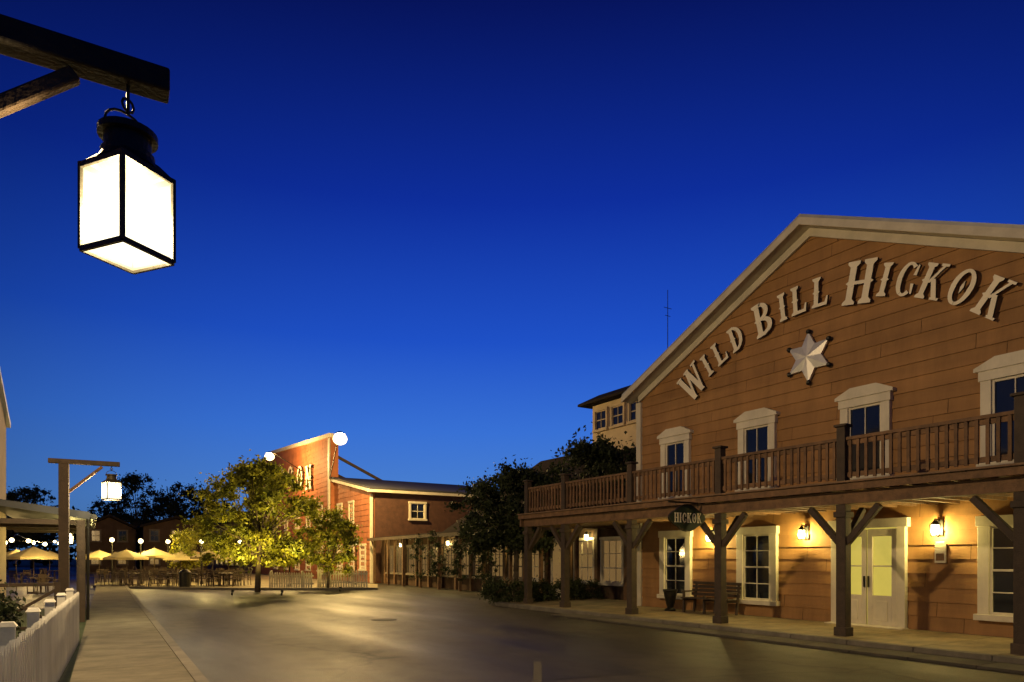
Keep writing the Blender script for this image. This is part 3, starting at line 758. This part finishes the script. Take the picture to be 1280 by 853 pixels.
def gspot(px,d,tpx,td,tz,pw):  # added spotlight fixture, put in to brighten the street trees
    X,Y=at(px,d); e=empty('added_tree_spotlight',(X,Y,.0)); mb=MB(); mb.cyl((0,0,0),(0,0,.12),.04,.04,8,0); mb.cyl((0,0,.12),(.04,.05,.2),.05,.07,10,0,False); mb.build('housing',[M_metal],e)
    mb=MB(); mb.sphere((.03,.04,.18),.035,0,8); mb.build('lens',[M_glow2],e)
    l=bpy.data.lights.new('lamp','SPOT'); l.energy=pw; l.color=(1,.74,.18); l.spot_size=math.radians(84); l.spot_blend=.8; l.shadow_soft_size=.06
    o=bpy.data.objects.new('lamp',l); scene.collection.objects.link(o); o.parent=e; o.location=(.05,.06,.28)
    tgt=Vector((*at(tpx,td),tz))-Vector((X,Y,.3)); o.rotation_euler=tgt.to_track_quat('-Z','Y').to_euler()
gspot(352,30.2,334,33.6,4.6,2600)
gspot(290,30.4,316,33.6,4.2,1300)
gspot(425,33.8,408,36.5,2.8,700)
for y in(21,26.5,33,39.5): sconce(XW-.0,y-.05,2.45,42)

# ================================================================= distance
mb=MB()
def house(x0,x1,y,ze,za,m=0):
    xc=(x0+x1)/2
    mb.prism([(x0,y,0),(x1,y,0),(x1,y,ze),(xc,y,za),(x0,y,ze)],(0,12,0),m)
    mb.prism([(x0-.4,y-.4,ze-.1),(xc,y-.4,za+.1),(x1+.4,y-.4,ze-.1),(x1+.4,y-.4,ze+.15),(xc,y-.4,za+.4),(x0-.4,y-.4,ze+.15)],(0,12.8,0),2)
    k=int((x1-x0)/2.2)
    for i in range(k):
        xx=x0+(i+.5)*(x1-x0)/k
        window(mb,frameY(xx,y-.01),.9,2.4,1.0,.12,0,2,2,1,3); window(mb,frameY(xx,y-.01),3.7,5.0,.9,.12,0,2,2,1,4 if (i+k)%2 else 3)
house(-.6,5.0,96,5.2,6.6); house(5.6,12.6,92,5.4,6.4)
mb.build('distant_town_house',[M_far,M_fart,M_roofd,M_glassw,M_glass])
mb=MB(); house(-22,-8,60,5.0,7.0); mb.build('distant_town_house',[M_far,M_fart,M_roofd,M_glassl,M_glass])
def far_tree(px,d,h,r):
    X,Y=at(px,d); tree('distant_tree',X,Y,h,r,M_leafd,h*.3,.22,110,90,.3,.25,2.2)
for px,d,h,r in((172,118,16,5.2),(235,118,14.5,5.5),(40,110,13,5),(205,130,13,5),(262,140,15,5),(8,100,11,4),(130,125,12,5)): far_tree(px,d,h,r)
cl=[]
for i in range(420):
    X=random.uniform(-90,110); cl.append(((X,190+random.uniform(-8,8),random.uniform(1,10)),random.uniform(2.5,4.5),1))
leaves('distant_treeline',cl,60,.7,M_leafd)

# ================================================================= sky
w=bpy.data.worlds.new('World'); scene.world=w; w.use_nodes=True; nt=w.node_tree;N=nt.nodes;L=nt.links
bg=N['Background']; tc=N.new('ShaderNodeTexCoord'); sep=N.new('ShaderNodeSeparateXYZ'); L.new(tc.outputs['Generated'],sep.inputs[0])
r=N.new('ShaderNodeValToRGB'); L.new(sep.outputs['Z'],r.inputs[0]); cr=r.color_ramp
stops=[(0,(.070,.18,.40)),(.08,(.066,.20,.55)),(.18,(.036,.150,.60)),(.30,(.012,.075,.52)),(.46,(.0042,.027,.33)),(.63,(.0024,.009,.135)),(1,(.001,.004,.05))]
cr.elements[0].position=0; cr.elements[0].color=(*stops[0][1],1); cr.elements[1].position=1; cr.elements[1].color=(*stops[-1][1],1)
for p_,c_ in stops[1:-1]:
    e=cr.elements.new(p_); e.color=(*c_,1)
dt=N.new('ShaderNodeVectorMath'); dt.operation='DOT_PRODUCT'; L.new(tc.outputs['Generated'],dt.inputs[0])
az=math.radians(36); dt.inputs[1].default_value=(math.sin(az),math.cos(az),0)
mr=N.new('ShaderNodeMapRange'); mr.interpolation_type='SMOOTHSTEP'; mr.inputs[1].default_value=.45; mr.inputs[2].default_value=1.0; mr.inputs[3].default_value=.25; mr.inputs[4].default_value=1.1
L.new(dt.outputs['Value'],mr.inputs[0])
mx=N.new('ShaderNodeMix'); mx.data_type='RGBA'; mx.blend_type='MULTIPLY'; mx.inputs[0].default_value=1; L.new(r.outputs[0],mx.inputs[6]); L.new(mr.outputs[0],mx.inputs[7])
sky=N.new('ShaderNodeTexSky'); sky.sky_type='NISHITA'; sky.sun_disc=False; sky.sun_elevation=math.radians(-4); sky.sun_rotation=az; sky.ozone_density=6
ad=N.new('ShaderNodeMix'); ad.data_type='RGBA'; ad.blend_type='ADD'; ad.inputs[0].default_value=.05
L.new(mx.outputs[2],ad.inputs[6]); L.new(sky.outputs[0],ad.inputs[7]); L.new(ad.outputs[2],bg.inputs[0]); bg.inputs[1].default_value=1.0

# ================================================================= camera
cam=bpy.data.cameras.new('camera'); co=bpy.data.objects.new('camera',cam); scene.collection.objects.link(co); scene.camera=co
cam.sensor_width=36; cam.lens=24; cam.shift_y=(698-426.5)/1280; cam.clip_end=3000; cam.clip_start=.05
co.location=(0,0,H); co.rotation_euler=(math.pi/2,0,-TH)
scene.view_settings.view_transform='Standard'; scene.view_settings.look='None'; scene.view_settings.exposure=0
